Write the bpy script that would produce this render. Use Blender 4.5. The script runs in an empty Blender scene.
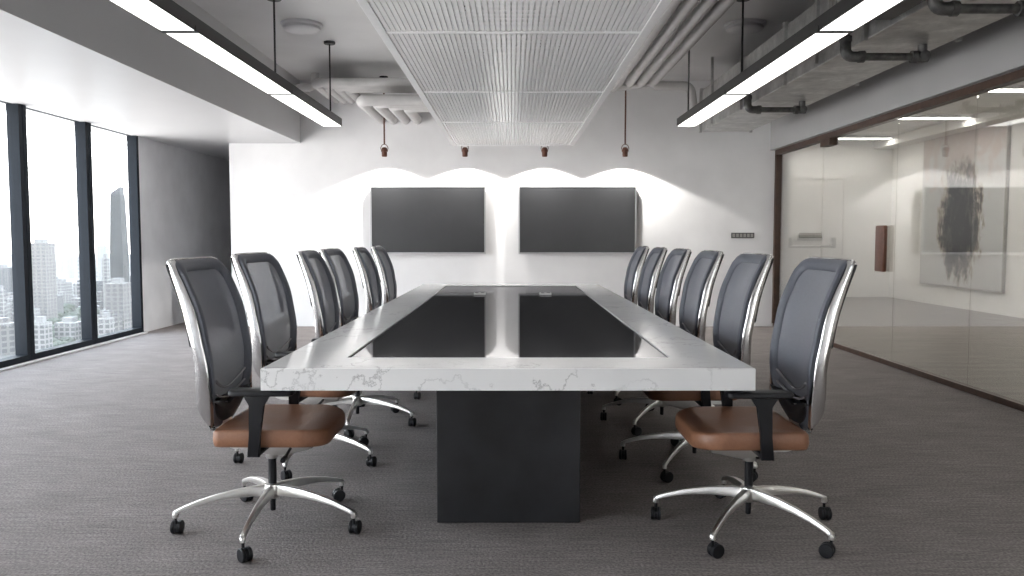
import bpy, bmesh, math, random
from mathutils import Vector, Matrix
PI = math.pi
sc = bpy.context.scene
COL = sc.collection

# ------------------------------------------------------------------ materials
def mat(name, color, rough=0.5, metal=0.0, spec=0.5, nscale=0, namt=0.0, bump=0.0, coat=0.0, coords='Object'):
    m = bpy.data.materials.new(name); m.use_nodes = True
    nt = m.node_tree; p = nt.nodes['Principled BSDF']
    p.inputs['Base Color'].default_value = (*color, 1); p.inputs['Roughness'].default_value = rough
    p.inputs['Metallic'].default_value = metal; p.inputs['Specular IOR Level'].default_value = spec
    p.inputs['Coat Weight'].default_value = coat
    if nscale:
        tc = nt.nodes.new('ShaderNodeTexCoord'); n = nt.nodes.new('ShaderNodeTexNoise')
        n.inputs['Scale'].default_value = nscale; n.inputs['Detail'].default_value = 6
        nt.links.new(tc.outputs[coords], n.inputs['Vector'])
        if namt:
            r = nt.nodes.new('ShaderNodeValToRGB')
            a = [max(0, c*(1-namt)) for c in color]; b = [min(1, c*(1+namt)) for c in color]
            r.color_ramp.elements[0].position = 0.3; r.color_ramp.elements[1].position = 0.7
            r.color_ramp.elements[0].color = (*a, 1); r.color_ramp.elements[1].color = (*b, 1)
            nt.links.new(n.outputs['Fac'], r.inputs['Fac']); nt.links.new(r.outputs['Color'], p.inputs['Base Color'])
        if bump:
            bp = nt.nodes.new('ShaderNodeBump'); bp.inputs['Strength'].default_value = bump
            bp.inputs['Distance'].default_value = 0.005
            nt.links.new(n.outputs['Fac'], bp.inputs['Height']); nt.links.new(bp.outputs['Normal'], p.inputs['Normal'])
    return m

def N(nt, t, **kw):
    n = nt.nodes.new(t)
    for k, v in kw.items(): setattr(n, k, v)
    return n

def ramp(nt, fac, stops):
    r = N(nt, 'ShaderNodeValToRGB'); el = r.color_ramp.elements
    while len(el) < len(stops): el.new(0.5)
    for e, (p, c) in zip(el, stops): e.position = p; e.color = (*c, 1)
    nt.links.new(fac, r.inputs['Fac']); return r.outputs['Color']

def emis(name, color, s):
    m = bpy.data.materials.new(name); m.use_nodes = True; nt = m.node_tree
    p = nt.nodes['Principled BSDF']; p.inputs['Base Color'].default_value = (.8, .8, .8, 1)
    p.inputs['Emission Color'].default_value = (*color, 1); p.inputs['Emission Strength'].default_value = s
    return m

def thin_glass(name, tint=(1, 1, 1), f0=0.04, boost=1.0):
    m = bpy.data.materials.new(name); m.use_nodes = True; nt = m.node_tree; nt.nodes.clear()
    out = N(nt, 'ShaderNodeOutputMaterial'); mix = N(nt, 'ShaderNodeMixShader')
    tr = N(nt, 'ShaderNodeBsdfTransparent'); tr.inputs['Color'].default_value = (*tint, 1)
    gl = N(nt, 'ShaderNodeBsdfGlossy'); gl.inputs['Roughness'].default_value = 0.0
    lw = N(nt, 'ShaderNodeLayerWeight')
    pw = N(nt, 'ShaderNodeMath', operation='POWER'); pw.inputs[1].default_value = 5
    ma = N(nt, 'ShaderNodeMath', operation='MULTIPLY_ADD'); ma.inputs[1].default_value = (1-f0)*boost; ma.inputs[2].default_value = f0*boost
    nt.links.new(lw.outputs['Facing'], pw.inputs[0]); nt.links.new(pw.outputs[0], ma.inputs[0])
    nt.links.new(ma.outputs[0], mix.inputs['Fac']); nt.links.new(tr.outputs[0], mix.inputs[1]); nt.links.new(gl.outputs[0], mix.inputs[2])
    nt.links.new(mix.outputs[0], out.inputs['Surface'])
    return m

M = {}
M['wall'] = mat('white_plaster', (.87, .87, .88), .7, nscale=3, namt=.03, bump=.05)
M['wall2'] = mat('white_paint', (.82, .81, .78), .7, nscale=2, namt=.02)
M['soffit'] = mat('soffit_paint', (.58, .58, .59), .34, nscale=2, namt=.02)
M['ceil'] = mat('ceiling_paint', (.70, .70, .70), .8, nscale=1.5, namt=.05)
M['bulk'] = mat('bulkhead_paint', (.42, .42, .425), .7, nscale=2, namt=.03)
M['concrete'] = mat('grey_plaster', (.71, .715, .735), .8, nscale=2.5, namt=.07, bump=.1)
M['dark_alu'] = mat('dark_grey_window_metal', (.012, .016, .022), .6, metal=.0, spec=.12, nscale=20, namt=.05)
M['threshold'] = mat('pale_stone_threshold', (.62, .60, .60), .5, nscale=15, namt=.08)
M['black'] = mat('black_plastic', (.008, .0085, .011), .45, spec=.35, nscale=60, namt=.1)
M['black_metal'] = mat('black_metal', (.02, .02, .021), .45, metal=.4, nscale=40, namt=.1)
M['chrome'] = mat('polished_aluminium', (.74, .735, .73), .14, metal=1, nscale=30, namt=.02)
M['satin'] = mat('satin_aluminium', (.74, .73, .71), .3, metal=1, nscale=30, namt=.03)
M['leather'] = mat('tan_leather', (.265, .126, .072), .42, nscale=90, namt=.07, bump=.25)
M['rim'] = mat('grey_woven_edge', (.085, .093, .115), .55, nscale=300, namt=.2)
M['lumbar'] = mat('grey_lumbar_plastic', (.22, .22, .24), .2, nscale=30, namt=.05)
M['pedestal'] = mat('blackened_steel', (.014, .0145, .017), .45, nscale=4.5, namt=.6, coords='Object')
M['raft'] = mat('raft_aluminium', (.92, .92, .93), .22, metal=.0, spec=.9, nscale=20, namt=.02)
M['rail'] = mat('white_raft_rail', (.92, .92, .93), .35, nscale=20, namt=.02)
M['pipe'] = mat('grey_painted_pipe', (.62, .61, .605), .55, nscale=8, namt=.06)
M['copper'] = mat('brown_copper', (.12, .045, .028), .45, metal=.3, nscale=40, namt=.2)
M['brown'] = mat('dark_brown_wood', (.055, .028, .018), .45, nscale=18, namt=.3)
M['handle'] = mat('brown_leather_handle', (.13, .05, .028), .35, nscale=25, namt=.2)
M['white_plastic'] = mat('white_plastic', (.8, .8, .8), .35, nscale=30, namt=.02)
M['grey_plastic'] = mat('grey_plastic', (.09, .09, .095), .4, nscale=30, namt=.1)
M['door'] = mat('white_door_paint', (.78, .765, .73), .5, nscale=4, namt=.02)
M['steel'] = mat('brushed_steel', (.42, .41, .39), .4, metal=.6, nscale=30, namt=.05)
M['tvframe'] = mat('silver_tv_frame', (.55, .55, .56), .3, metal=.9, nscale=30, namt=.03)
M['screen'] = mat('dark_screen', (.030, .031, .033), .2, spec=.6, nscale=5, namt=.05)
def inlay_glass():
    m = bpy.data.materials.new('smoked_black_glass'); m.use_nodes = True; nt = m.node_tree; nt.nodes.clear()
    out = N(nt, 'ShaderNodeOutputMaterial'); mix = N(nt, 'ShaderNodeMixShader')
    d = N(nt, 'ShaderNodeBsdfDiffuse'); d.inputs['Color'].default_value = (.012, .012, .013, 1)
    g = N(nt, 'ShaderNodeBsdfGlossy'); g.inputs['Color'].default_value = (.50, .50, .51, 1); g.inputs['Roughness'].default_value = .03
    f = N(nt, 'ShaderNodeFresnel'); f.inputs['IOR'].default_value = 1.5
    nt.links.new(f.outputs[0], mix.inputs['Fac']); nt.links.new(d.outputs[0], mix.inputs[1]); nt.links.new(g.outputs[0], mix.inputs[2]); nt.links.new(mix.outputs[0], out.inputs['Surface'])
    return m
M['blackglass'] = inlay_glass()
M['lamp'] = emis('lamp_diffuser', (1, .99, .95), 1.5)
M['lamp2'] = emis('adjoining_lamp_diffuser', (1, .97, .93), 8.0)
M['spotlens'] = emis('spot_lens', (1, .95, .85), 8.0)
M['winglass'] = thin_glass('window_glass', (.985, .99, .99))
M['partglass'] = thin_glass('partition_glass', (.93, .93, .92), .05, 2.2)

# galvanised duct metal with spangle
def galv():
    m = mat('galvanised_steel', (.4, .4, .4), .42, metal=.85); nt = m.node_tree; p = nt.nodes['Principled BSDF']
    tc = N(nt, 'ShaderNodeTexCoord'); n = N(nt, 'ShaderNodeTexNoise'); n.inputs['Scale'].default_value = 5; n.inputs['Detail'].default_value = 9; n.inputs['Roughness'].default_value = .7
    nt.links.new(tc.outputs['Object'], n.inputs['Vector'])
    nt.links.new(ramp(nt, n.outputs['Fac'], [(.3, (.34, .34, .34)), (.55, (.56, .56, .55)), (.72, (.78, .78, .76))]), p.inputs['Base Color'])
    return m
M['galv'] = galv()
M['oldpipe'] = mat('dull_threaded_pipe', (.14, .14, .138), .5, metal=.7, nscale=25, namt=.35)

def carpet():
    m = mat('grey_carpet', (.2, .19, .185), .95, spec=.15); nt = m.node_tree; p = nt.nodes['Principled BSDF']
    tc = N(nt, 'ShaderNodeTexCoord')
    mp = N(nt, 'ShaderNodeMapping'); mp.inputs['Scale'].default_value = (1.6, 3.2, 1)
    n1 = N(nt, 'ShaderNodeTexNoise'); n1.inputs['Scale'].default_value = 1.6; n1.inputs['Detail'].default_value = 5
    n2 = N(nt, 'ShaderNodeTexNoise'); n2.inputs['Scale'].default_value = 95; n2.inputs['Detail'].default_value = 3
    nt.links.new(tc.outputs['Object'], mp.inputs['Vector']); nt.links.new(mp.outputs[0], n1.inputs['Vector']); nt.links.new(tc.outputs['Object'], n2.inputs['Vector'])
    mx = N(nt, 'ShaderNodeMix', data_type='RGBA', blend_type='MULTIPLY'); mx.inputs['Factor'].default_value = .9
    nt.links.new(ramp(nt, n1.outputs['Fac'], [(.3, (.232, .210, .205)), (.7, (.272, .248, .242))]), mx.inputs['A'])
    nt.links.new(ramp(nt, n2.outputs['Fac'], [(.3, (.55, .55, .56)), (.7, (1.25, 1.25, 1.25))]), mx.inputs['B'])
    mp3 = N(nt, 'ShaderNodeMapping'); mp3.inputs['Scale'].default_value = (5, 75, 1)
    n3 = N(nt, 'ShaderNodeTexNoise'); n3.inputs['Scale'].default_value = 1; n3.inputs['Detail'].default_value = 4
    nt.links.new(tc.outputs['Object'], mp3.inputs['Vector']); nt.links.new(mp3.outputs[0], n3.inputs['Vector'])
    mx3 = N(nt, 'ShaderNodeMix', data_type='RGBA', blend_type='MULTIPLY'); mx3.inputs['Factor'].default_value = 1
    nt.links.new(mx.outputs['Result'], mx3.inputs['A'])
    nt.links.new(ramp(nt, n3.outputs['Fac'], [(.3, (.80, .80, .80)), (.7, (1.18, 1.17, 1.16))]), mx3.inputs['B'])
    nt.links.new(mx3.outputs['Result'], p.inputs['Base Color'])
    b = N(nt, 'ShaderNodeBump'); b.inputs['Strength'].default_value = .5; b.inputs['Distance'].default_value = .006
    nt.links.new(n2.outputs['Fac'], b.inputs['Height']); nt.links.new(b.outputs['Normal'], p.inputs['Normal'])
    return m
M['carpet'] = carpet()

def woodfloor():
    m = mat('worn_wood_floor', (.3, .25, .2), .35); nt = m.node_tree; p = nt.nodes['Principled BSDF']
    tc = N(nt, 'ShaderNodeTexCoord'); mp = N(nt, 'ShaderNodeMapping'); mp.inputs['Scale'].default_value = (.7, 5, 1)
    mp.inputs['Rotation'].default_value = (0, 0, .0)
    n = N(nt, 'ShaderNodeTexNoise'); n.inputs['Scale'].default_value = 1.7; n.inputs['Detail'].default_value = 7
    nt.links.new(tc.outputs['Object'], mp.inputs['Vector']); nt.links.new(mp.outputs[0], n.inputs['Vector'])
    nt.links.new(ramp(nt, n.outputs['Fac'], [(.3, (.07, .058, .048)), (.5, (.125, .108, .093)), (.72, (.19, .168, .148))]), p.inputs['Base Color'])
    return m
M['woodfloor'] = woodfloor()

def marble():
    m = mat('white_marble', (.8, .8, .8), .12, spec=.5); nt = m.node_tree; p = nt.nodes['Principled BSDF']
    tc = N(nt, 'ShaderNodeTexCoord')
    n0 = N(nt, 'ShaderNodeTexNoise'); n0.inputs['Scale'].default_value = 2.2; n0.inputs['Detail'].default_value = 8; n0.inputs['Roughness'].default_value = .62
    nt.links.new(tc.outputs['Object'], n0.inputs['Vector'])
    sub = N(nt, 'ShaderNodeMath', operation='SUBTRACT'); sub.inputs[1].default_value = .5
    ab = N(nt, 'ShaderNodeMath', operation='ABSOLUTE'); nt.links.new(n0.outputs['Fac'], sub.inputs[0]); nt.links.new(sub.outputs[0], ab.inputs[0])
    veins = ramp(nt, ab.outputs[0], [(0, (.55, .545, .545)), (.0035, (.80, .80, .805)), (.010, (1, 1, 1))])
    n1 = N(nt, 'ShaderNodeTexNoise'); n1.inputs['Scale'].default_value = 1.6; n1.inputs['Detail'].default_value = 6
    nt.links.new(tc.outputs['Object'], n1.inputs['Vector'])
    base = ramp(nt, n1.outputs['Fac'], [(.3, (.74, .75, .76)), (.6, (.83, .83, .83))])
    mask = ramp(nt, n1.outputs['Fac'], [(.44, (0, 0, 0)), (.58, (1, 1, 1))])
    mx = N(nt, 'ShaderNodeMix', data_type='RGBA', blend_type='MULTIPLY')
    nt.links.new(mask, mx.inputs['Factor']); nt.links.new(base, mx.inputs['A']); nt.links.new(veins, mx.inputs['B'])
    nt.links.new(mx.outputs['Result'], p.inputs['Base Color'])
    return m
M['marble'] = marble()

def mesh_fabric():
    m = bpy.data.materials.new('see_through_grey_mesh'); m.use_nodes = True; nt = m.node_tree
    p = nt.nodes['Principled BSDF']; p.inputs['Roughness'].default_value = .5
    tc = N(nt, 'ShaderNodeTexCoord'); n = N(nt, 'ShaderNodeTexNoise'); n.inputs['Scale'].default_value = 350
    nt.links.new(tc.outputs['Object'], n.inputs['Vector'])
    nt.links.new(ramp(nt, n.outputs['Fac'], [(.3, (.10, .108, .135)), (.7, (.155, .166, .20))]), p.inputs['Base Color'])
    tr = N(nt, 'ShaderNodeBsdfTransparent'); mix = N(nt, 'ShaderNodeMixShader'); mix.inputs['Fac'].default_value = .84
    nt.links.new(tr.outputs[0], mix.inputs[1]); nt.links.new(p.outputs[0], mix.inputs[2])
    nt.links.new(mix.outputs[0], nt.nodes['Material Output'].inputs['Surface'])
    return m
M['mesh'] = mesh_fabric()

def painting_mat():
    m = mat('abstract_canvas', (.6, .6, .58), .6); nt = m.node_tree; p = nt.nodes['Principled BSDF']
    tc = N(nt, 'ShaderNodeTexCoord'); sep = N(nt, 'ShaderNodeSeparateXYZ'); nt.links.new(tc.outputs['Object'], sep.inputs[0])
    n = N(nt, 'ShaderNodeTexNoise'); n.inputs['Scale'].default_value = 3.4; n.inputs['Detail'].default_value = 12; n.inputs['Roughness'].default_value = .72
    mp = N(nt, 'ShaderNodeMapping'); mp.inputs['Scale'].default_value = (1, 1.6, .8); nt.links.new(tc.outputs['Object'], mp.inputs['Vector']); nt.links.new(mp.outputs[0], n.inputs['Vector'])
    # a loose dark standing mass around the canvas middle, broken up by brush noise
    y2 = N(nt, 'ShaderNodeMath', operation='MULTIPLY'); nt.links.new(sep.outputs['Y'], y2.inputs[0]); nt.links.new(sep.outputs['Y'], y2.inputs[1])
    a = N(nt, 'ShaderNodeMath', operation='MULTIPLY_ADD'); a.inputs[1].default_value = -.75; a.inputs[2].default_value = .27; nt.links.new(y2.outputs[0], a.inputs[0])
    z1 = N(nt, 'ShaderNodeMath', operation='ADD'); z1.inputs[1].default_value = .25; nt.links.new(sep.outputs['Z'], z1.inputs[0])
    z2 = N(nt, 'ShaderNodeMath', operation='MULTIPLY'); nt.links.new(z1.outputs[0], z2.inputs[0]); nt.links.new(z1.outputs[0], z2.inputs[1])
    a2 = N(nt, 'ShaderNodeMath', operation='MULTIPLY_ADD'); a2.inputs[1].default_value = -.28; nt.links.new(z2.outputs[0], a2.inputs[0]); nt.links.new(a.outputs[0], a2.inputs[2])
    s = N(nt, 'ShaderNodeMath', operation='ADD'); nt.links.new(a2.outputs[0], s.inputs[0]); nt.links.new(n.outputs['Fac'], s.inputs[1])
    col = ramp(nt, s.outputs[0], [(.40, (.56, .56, .55)), (.49, (.36, .31, .26)), (.56, (.09, .08, .075)), (.70, (.012, .012, .015))])
    n2 = N(nt, 'ShaderNodeTexNoise'); n2.inputs['Scale'].default_value = 4; n2.inputs['Detail'].default_value = 4; nt.links.new(tc.outputs['Object'], n2.inputs['Vector'])
    zz = N(nt, 'ShaderNodeMath', operation='MULTIPLY_ADD'); zz.inputs[1].default_value = .35; nt.links.new(sep.outputs['Z'], zz.inputs[0]); nt.links.new(n2.outputs['Fac'], zz.inputs[2])
    mx = N(nt, 'ShaderNodeMix', data_type='RGBA')
    nt.links.new(ramp(nt, zz.outputs[0], [(.70, (0, 0, 0)), (.85, (.75, .75, .75))]), mx.inputs['Factor'])
    nt.links.new(col, mx.inputs['A']); mx.inputs['B'].default_value = (.50, .40, .36, 1)
    nt.links.new(mx.outputs['Result'], p.inputs['Base Color'])
    return m
M['painting'] = painting_mat()

def facade(name, wallc, winc, sx, sz, gap=.35):
    m = mat(name, wallc, .7); nt = m.node_tree; p = nt.nodes['Principled BSDF']
    tc = N(nt, 'ShaderNodeTexCoord'); sep = N(nt, 'ShaderNodeSeparateXYZ'); nt.links.new(tc.outputs['Object'], sep.inputs[0])
    ad = N(nt, 'ShaderNodeMath', operation='ADD'); nt.links.new(sep.outputs['X'], ad.inputs[0]); nt.links.new(sep.outputs['Y'], ad.inputs[1])
    fs = []
    for src, s in ((ad.outputs[0], sx), (sep.outputs['Z'], sz)):
        d = N(nt, 'ShaderNodeMath', operation='DIVIDE'); d.inputs[1].default_value = s; nt.links.new(src, d.inputs[0])
        f = N(nt, 'ShaderNodeMath', operation='FRACT'); nt.links.new(d.outputs[0], f.inputs[0])
        g = N(nt, 'ShaderNodeMath', operation='GREATER_THAN'); g.inputs[1].default_value = gap; nt.links.new(f.outputs[0], g.inputs[0]); fs.append(g.outputs[0])
    mu = N(nt, 'ShaderNodeMath', operation='MULTIPLY'); nt.links.new(fs[0], mu.inputs[0]); nt.links.new(fs[1], mu.inputs[1])
    mx = N(nt, 'ShaderNodeMix', data_type='RGBA'); nt.links.new(mu.outputs[0], mx.inputs['Factor'])
    mx.inputs['A'].default_value = (*wallc, 1); mx.inputs['B'].default_value = (*winc, 1)
    nt.links.new(mx.outputs['Result'], p.inputs['Base Color'])
    return m
M['f_white'] = facade('white_facade', (.145, .142, .14), (.035, .037, .04), 4.5, 3.6)
M['f_beige'] = facade('beige_facade', (.095, .09, .086), (.035, .035, .038), 5.0, 3.5)
M['f_grey'] = facade('grey_facade', (.05, .052, .055), (.022, .024, .029), 4.0, 3.8)
M['f_dark'] = facade('dark_glass_facade', (.013, .015, .016), (.006, .008, .009), 6.0, 8.0, .3)
M['cityground'] = mat('city_ground', (.05, .05, .048), .9, nscale=.02, namt=.5)
M['foliage'] = mat('far_foliage', (.012, .021, .010), .8, nscale=.4, namt=.5)
M['roofgrey'] = mat('roof_grey', (.12, .12, .12), .8, nscale=.3, namt=.15)

# ------------------------------------------------------------------ geometry helpers
class MB:
    def __init__(s): s.bm = bmesh.new()
    def box(s, c, d, rz=0, bev=0, segs=2):
        r = bmesh.ops.create_cube(s.bm, size=1)['verts']
        bmesh.ops.scale(s.bm, vec=d, verts=r)
        if rz: bmesh.ops.rotate(s.bm, cent=(0, 0, 0), matrix=Matrix.Rotation(rz, 3, 'Z'), verts=r)
        bmesh.ops.translate(s.bm, vec=c, verts=r)
        if bev:
            es = list({e for v in r for e in v.link_edges})
            bmesh.ops.bevel(s.bm, geom=es, offset=bev, segments=segs, affect='EDGES', profile=.5)
        return s
    def b2(s, x0, x1, y0, y1, z0, z1, bev=0, segs=2):
        return s.box(((x0+x1)/2, (y0+y1)/2, (z0+z1)/2), (x1-x0, y1-y0, z1-z0), bev=bev, segs=segs)
    def ring_faces(s, a, b):
        n = len(a)
        for i in range(n): s.bm.faces.new((a[i], a[(i+1) % n], b[(i+1) % n], b[i]))
    def tube(s, pts, r, segs=12, cap=True):
        pts = [Vector(p) for p in pts]; n = len(pts)
        rs = r if isinstance(r, (list, tuple)) else [r]*n
        rings = []; up = None
        for i in range(n):
            t = (pts[min(i+1, n-1)]-pts[max(i-1, 0)]).normalized()
            if up is None:
                up = Vector((0, 0, 1)) if abs(t.z) < .9 else Vector((1, 0, 0))
            a = (up - t*up.dot(t)).normalized(); b = t.cross(a); up = a
            rings.append([s.bm.verts.new(pts[i]+(a*math.cos(2*PI*k/segs)+b*math.sin(2*PI*k/segs))*rs[i]) for k in range(segs)])
        for i in range(n-1): s.ring_faces(rings[i], rings[i+1])
        if cap: s.bm.faces.new(rings[0][::-1]); s.bm.faces.new(rings[-1])
        return s
    def lathe(s, prof, c=(0, 0, 0), axis='Z', segs=24, cap=True):
        rings = []
        for r, z in prof:
            ring = []
            for k in range(segs):
                a = 2*PI*k/segs; p = (r*math.cos(a), r*math.sin(a), z)
                if axis == 'Y': p = (p[0], p[2], p[1])
                if axis == 'X': p = (p[2], p[0], p[1])
                ring.append(s.bm.verts.new((p[0]+c[0], p[1]+c[1], p[2]+c[2])))
            rings.append(ring)
        for i in range(len(rings)-1): s.ring_faces(rings[i], rings[i+1])
        if cap: s.bm.faces.new(rings[0][::-1]); s.bm.faces.new(rings[-1])
        return s
    def prism(s, poly, y0, y1, bev=0, segs=2):           # polygon in (x,z), extruded along y
        a = [s.bm.verts.new((x, y0, z)) for x, z in poly]; b = [s.bm.verts.new((x, y1, z)) for x, z in poly]
        n = len(poly); fs = [s.bm.faces.new(a), s.bm.faces.new(b[::-1])]
        for i in range(n): fs.append(s.bm.faces.new((a[i], b[i], b[(i+1) % n], a[(i+1) % n])))
        if bev:
            es = list(set(fs[0].edges) | set(fs[1].edges))
            bmesh.ops.bevel(s.bm, geom=es, offset=bev, segments=segs, affect='EDGES', profile=.5)
        return s
    def loops(s, loops, cap0=True, cap1=True):
        R = [[s.bm.verts.new(p) for p in lp] for lp in loops]
        for i in range(len(R)-1): s.ring_faces(R[i], R[i+1])
        if cap0: s.bm.faces.new(R[0][::-1])
        if cap1: s.bm.faces.new(R[-1])
        return s
    def build(s, name, m, parent=None, smooth=False, ang=35):
        bmesh.ops.recalc_face_normals(s.bm, faces=s.bm.faces[:])
        me = bpy.data.meshes.new(name); s.bm.to_mesh(me); s.bm.free()
        o = bpy.data.objects.new(name, me); COL.objects.link(o)
        me.materials.append(m if not isinstance(m, str) else M[m])
        if smooth:
            me.shade_smooth()
            try: me.set_sharp_from_angle(angle=math.radians(ang))
            except Exception: pass
        if parent: o.parent = parent
        return o

def arc_path(pts, r, seg=8):
    """polyline with rounded corners"""
    pts = [Vector(p) for p in pts]; out = [pts[0]]
    for i in range(1, len(pts)-1):
        a, b, c = pts[i-1], pts[i], pts[i+1]
        d0 = (a-b).normalized(); d1 = (c-b).normalized()
        ang = d0.angle(d1); t = r/math.tan(ang/2)
        cen = b+(d0+d1).normalized()*(r/math.sin(ang/2))
        s0 = b+d0*t; s1 = b+d1*t; v0 = s0-cen; v1 = s1-cen
        w = v0.angle(v1)
        for k in range(seg+1):
            f = k/seg
            out.append(cen+(v0*math.sin((1-f)*w)+v1*math.sin(f*w))/math.sin(w))
    out.append(pts[-1]); return out

def interp(tab, v):
    tab = sorted(tab)
    if v <= tab[0][0]: return tab[0][1]
    for i in range(len(tab)-1):
        if v <= tab[i+1][0]:
            p0 = tab[max(i-1, 0)]; p1 = tab[i]; p2 = tab[i+1]; p3 = tab[min(i+2, len(tab)-1)]
            h = p2[0]-p1[0]; t = (v-p1[0])/h
            m1 = (p2[1]-p0[1])/(p2[0]-p0[0])*h; m2 = (p3[1]-p1[1])/(p3[0]-p1[0])*h
            return (2*t**3-3*t*t+1)*p1[1]+(t**3-2*t*t+t)*m1+(-2*t**3+3*t*t)*p2[1]+(t**3-t*t)*m2
    return tab[-1][1]

def tag(o, label, cat, group=None, kind=None):
    o['label'] = label; o['category'] = cat
    if group: o['group'] = group
    if kind: o['kind'] = kind
    return o
def thing(name, label, cat, loc=(0, 0, 0), rz=0, group=None):
    o = bpy.data.objects.new(name, None); COL.objects.link(o); o.location = loc; o.rotation_euler = (0, 0, rz)
    o.empty_display_size = .1
    return tag(o, label, cat, group)
def struct(o, label, cat):
    return tag(o, label, cat, kind='structure')
def copy_tree(o, parent=None):
    c = o.copy(); COL.objects.link(c)
    if parent: c.parent = parent
    for ch in list(o.children): copy_tree(ch, c)
    return c

# ------------------------------------------------------------------ key dimensions (metres, camera at origin, looking +Y)
YB = 10.78          # back wall
XW = -4.65          # window wall
XG = 3.56           # glass partition
ZC = 3.28           # ceiling
ZS = 2.455          # soffit underside
YR = -3.2           # wall behind the camera
SX = -2.82          # soffit inner face

# ------------------------------------------------------------------ room shell
struct(MB().b2(XW-.35, XG+.03, YR-.2, 14.3, -.2, 0).build('floor', 'carpet'), 'grey brown woven carpet floor under the table and chairs', 'floor')
struct(MB().b2(SX-.05, XG+.3, YR-.2, YB+.2, ZC, ZC+.2).build('ceiling', 'ceil'), 'grey painted ceiling above the pipes and lamps', 'ceiling')
w = MB(); w.b2(-3.78, XG+.02, YB, YB+.2, 0, ZC); w.b2(-3.78, -3.6, YB+.2, 14.2, 0, ZC)
struct(w.build('wall_back', 'wall'), 'white plaster wall behind the two screens', 'wall')
w = MB(); w.b2(XW-.08, XW, 10.02, 14.2, 0, ZC); w.b2(XW-.08, -3.6, 14.2, 14.4, 0, ZC)
struct(w.build('wall_left', 'concrete'), 'bare grey wall past the last window', 'wall')
struct(MB().b2(XW-.35, XG+.3, YR-.2, YR, 0, ZC).build('wall_front', 'wall'), 'white wall closing the room opposite the screens', 'wall')
s = MB(); s.b2(XW-.35, SX, YR, YB, ZS, ZC+.2); s.b2(XW-.09, -3.6, YB, 14.3, ZS, ZC+.2)
struct(s.build('trim_1', 'soffit'), 'white dropped soffit running over the windows', 'soffit')
struct(MB().b2(SX, 3.45, 5.9, 6.72, 3.16, ZC).build('trim_2', 'ceil'), 'shallow grey beam crossing the ceiling', 'beam')
struct(MB().b2(3.45, 3.72, YR, YB, 2.36, ZC).build('wall_right', 'bulk'), 'grey bulkhead above the glass partition', 'bulkhead')

# windows on the left: tall dark framed units, glazed
pitch = 1.18; y1 = 10.02; k = 0
while y1 > YR+.2:
    y0 = max(y1-pitch, YR); k += 1
    f = MB()
    fw = .062; X0, X1 = XW-.10, XW+.015
    f.b2(X0, X1, y0+.004, y0+fw, .0, ZS); f.b2(X0, X1, y1-fw, y1-.004, .0, ZS)
    f.b2(X0, X1, y0+fw, y1-fw, .0, .075); f.b2(X0, X0+.06, y0+fw, y1-fw, ZS-.002, ZS+.02)
    o = f.build('window_%d' % k, 'dark_alu')
    struct(o, 'tall dark framed window overlooking the city' + (', last before the grey wall' if k == 1 else ', second from the grey wall' if k == 2 else ', third from the grey wall' if k == 3 else ''), 'window')
    MB().b2(XW-.06, XW-.05, y0+fw-.005, y1-fw+.005, .07, ZS-.006).build('window_pane', 'winglass', o)
    y1 = y0
struct(MB().b2(XW+.016, XW+.075, YR, 10.0, 0, .018, bev=.004).build('trim_3', 'threshold'), 'pale threshold strip along the foot of the windows', 'sill')

# glass partition with brown frame, sliding glass door
fr = MB()
fr.b2(XG-.045, XG+.045, YR, YB, 2.30, 2.36)
fr.b2(XG-.03, XG+.03, YR, YB, 0, .045)
fr.b2(XG-.045, XG+.045, YB-.055, YB, .045, 2.30)
gp = fr.build('window_20', 'brown'); struct(gp, 'full height glass partition in a dark brown frame', 'glass partition')
for a, b in ((9.22, YB-.055), (6.2, 7.44), (3.6, 6.19), (.8, 3.59), (YR, .79)):
    MB().b2(XG-.006, XG+.006, a, b, .045, 2.30).build('window_pane', 'partglass', gp)
dg = MB().b2(XG-.006, XG+.006, 7.45, 9.21, .05, 2.298).build('door_1', 'partglass'); struct(dg, 'frameless glass door in the partition with a brown pull handle', 'door')
h = MB(); h.b2(XG-.056, XG-.016, 7.56, 7.74, .875, 1.315, bev=.012, segs=3)
for z in (.95, 1.24): h.lathe([(.012, -.02), (.012, 0)], (XG-.002, 7.65, z), 'X', 12)
h.build('door_handle', 'handle', dg, True)
MB().b2(XG-.05, XG+.05, 8.93, 9.20, 2.225, 2.302, bev=.004).build('door_pivot', 'brown', dg)

# adjoining room behind the glass
XR = 7.6; YE = 16.1; ZR = 3.12
struct(MB().b2(XG+.03, XR+.2, -1.2, YE+.2, -.2, -.001).build('floor.001', 'woodfloor'), 'streaky wooden floor of the room behind the glass', 'floor')
struct(MB().b2(XG+.16, XR+.2, -1.2, YE+.2, ZR, ZR+.2).build('ceiling.001', 'wall2'), 'pale ceiling of the room behind the glass', 'ceiling')
w = MB(); w.b2(XG+.02, XR+.2, YE, YE+.2, 0, ZR)
struct(w.build('wall_back.001', 'wall2'), 'white end wall behind the glass with the exit door', 'wall')
struct(MB().b2(XR, XR+.2, -1.2, YE, 0, ZR).build('wall_right.001', 'wall2'), 'white side wall behind the glass carrying the painting', 'wall')
w = MB(); w.b2(XG+.02, XG+.16, YB+.0, YE, 0, ZR); struct(w.build('wall_left.001', 'wall2'), 'white wall end between the two rooms', 'wall')
struct(MB().b2(XG+.16, XR+.2, -1.4, -1.2, 0, ZR).build('wall_front.001', 'wall2'), 'near end wall of the room behind the glass', 'wall')
struct(MB().b2(7.22, XR, -1.2, YE, 2.96, ZR).build('trim_4', 'wall2'), 'white cornice box above the painting', 'cornice')

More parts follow.
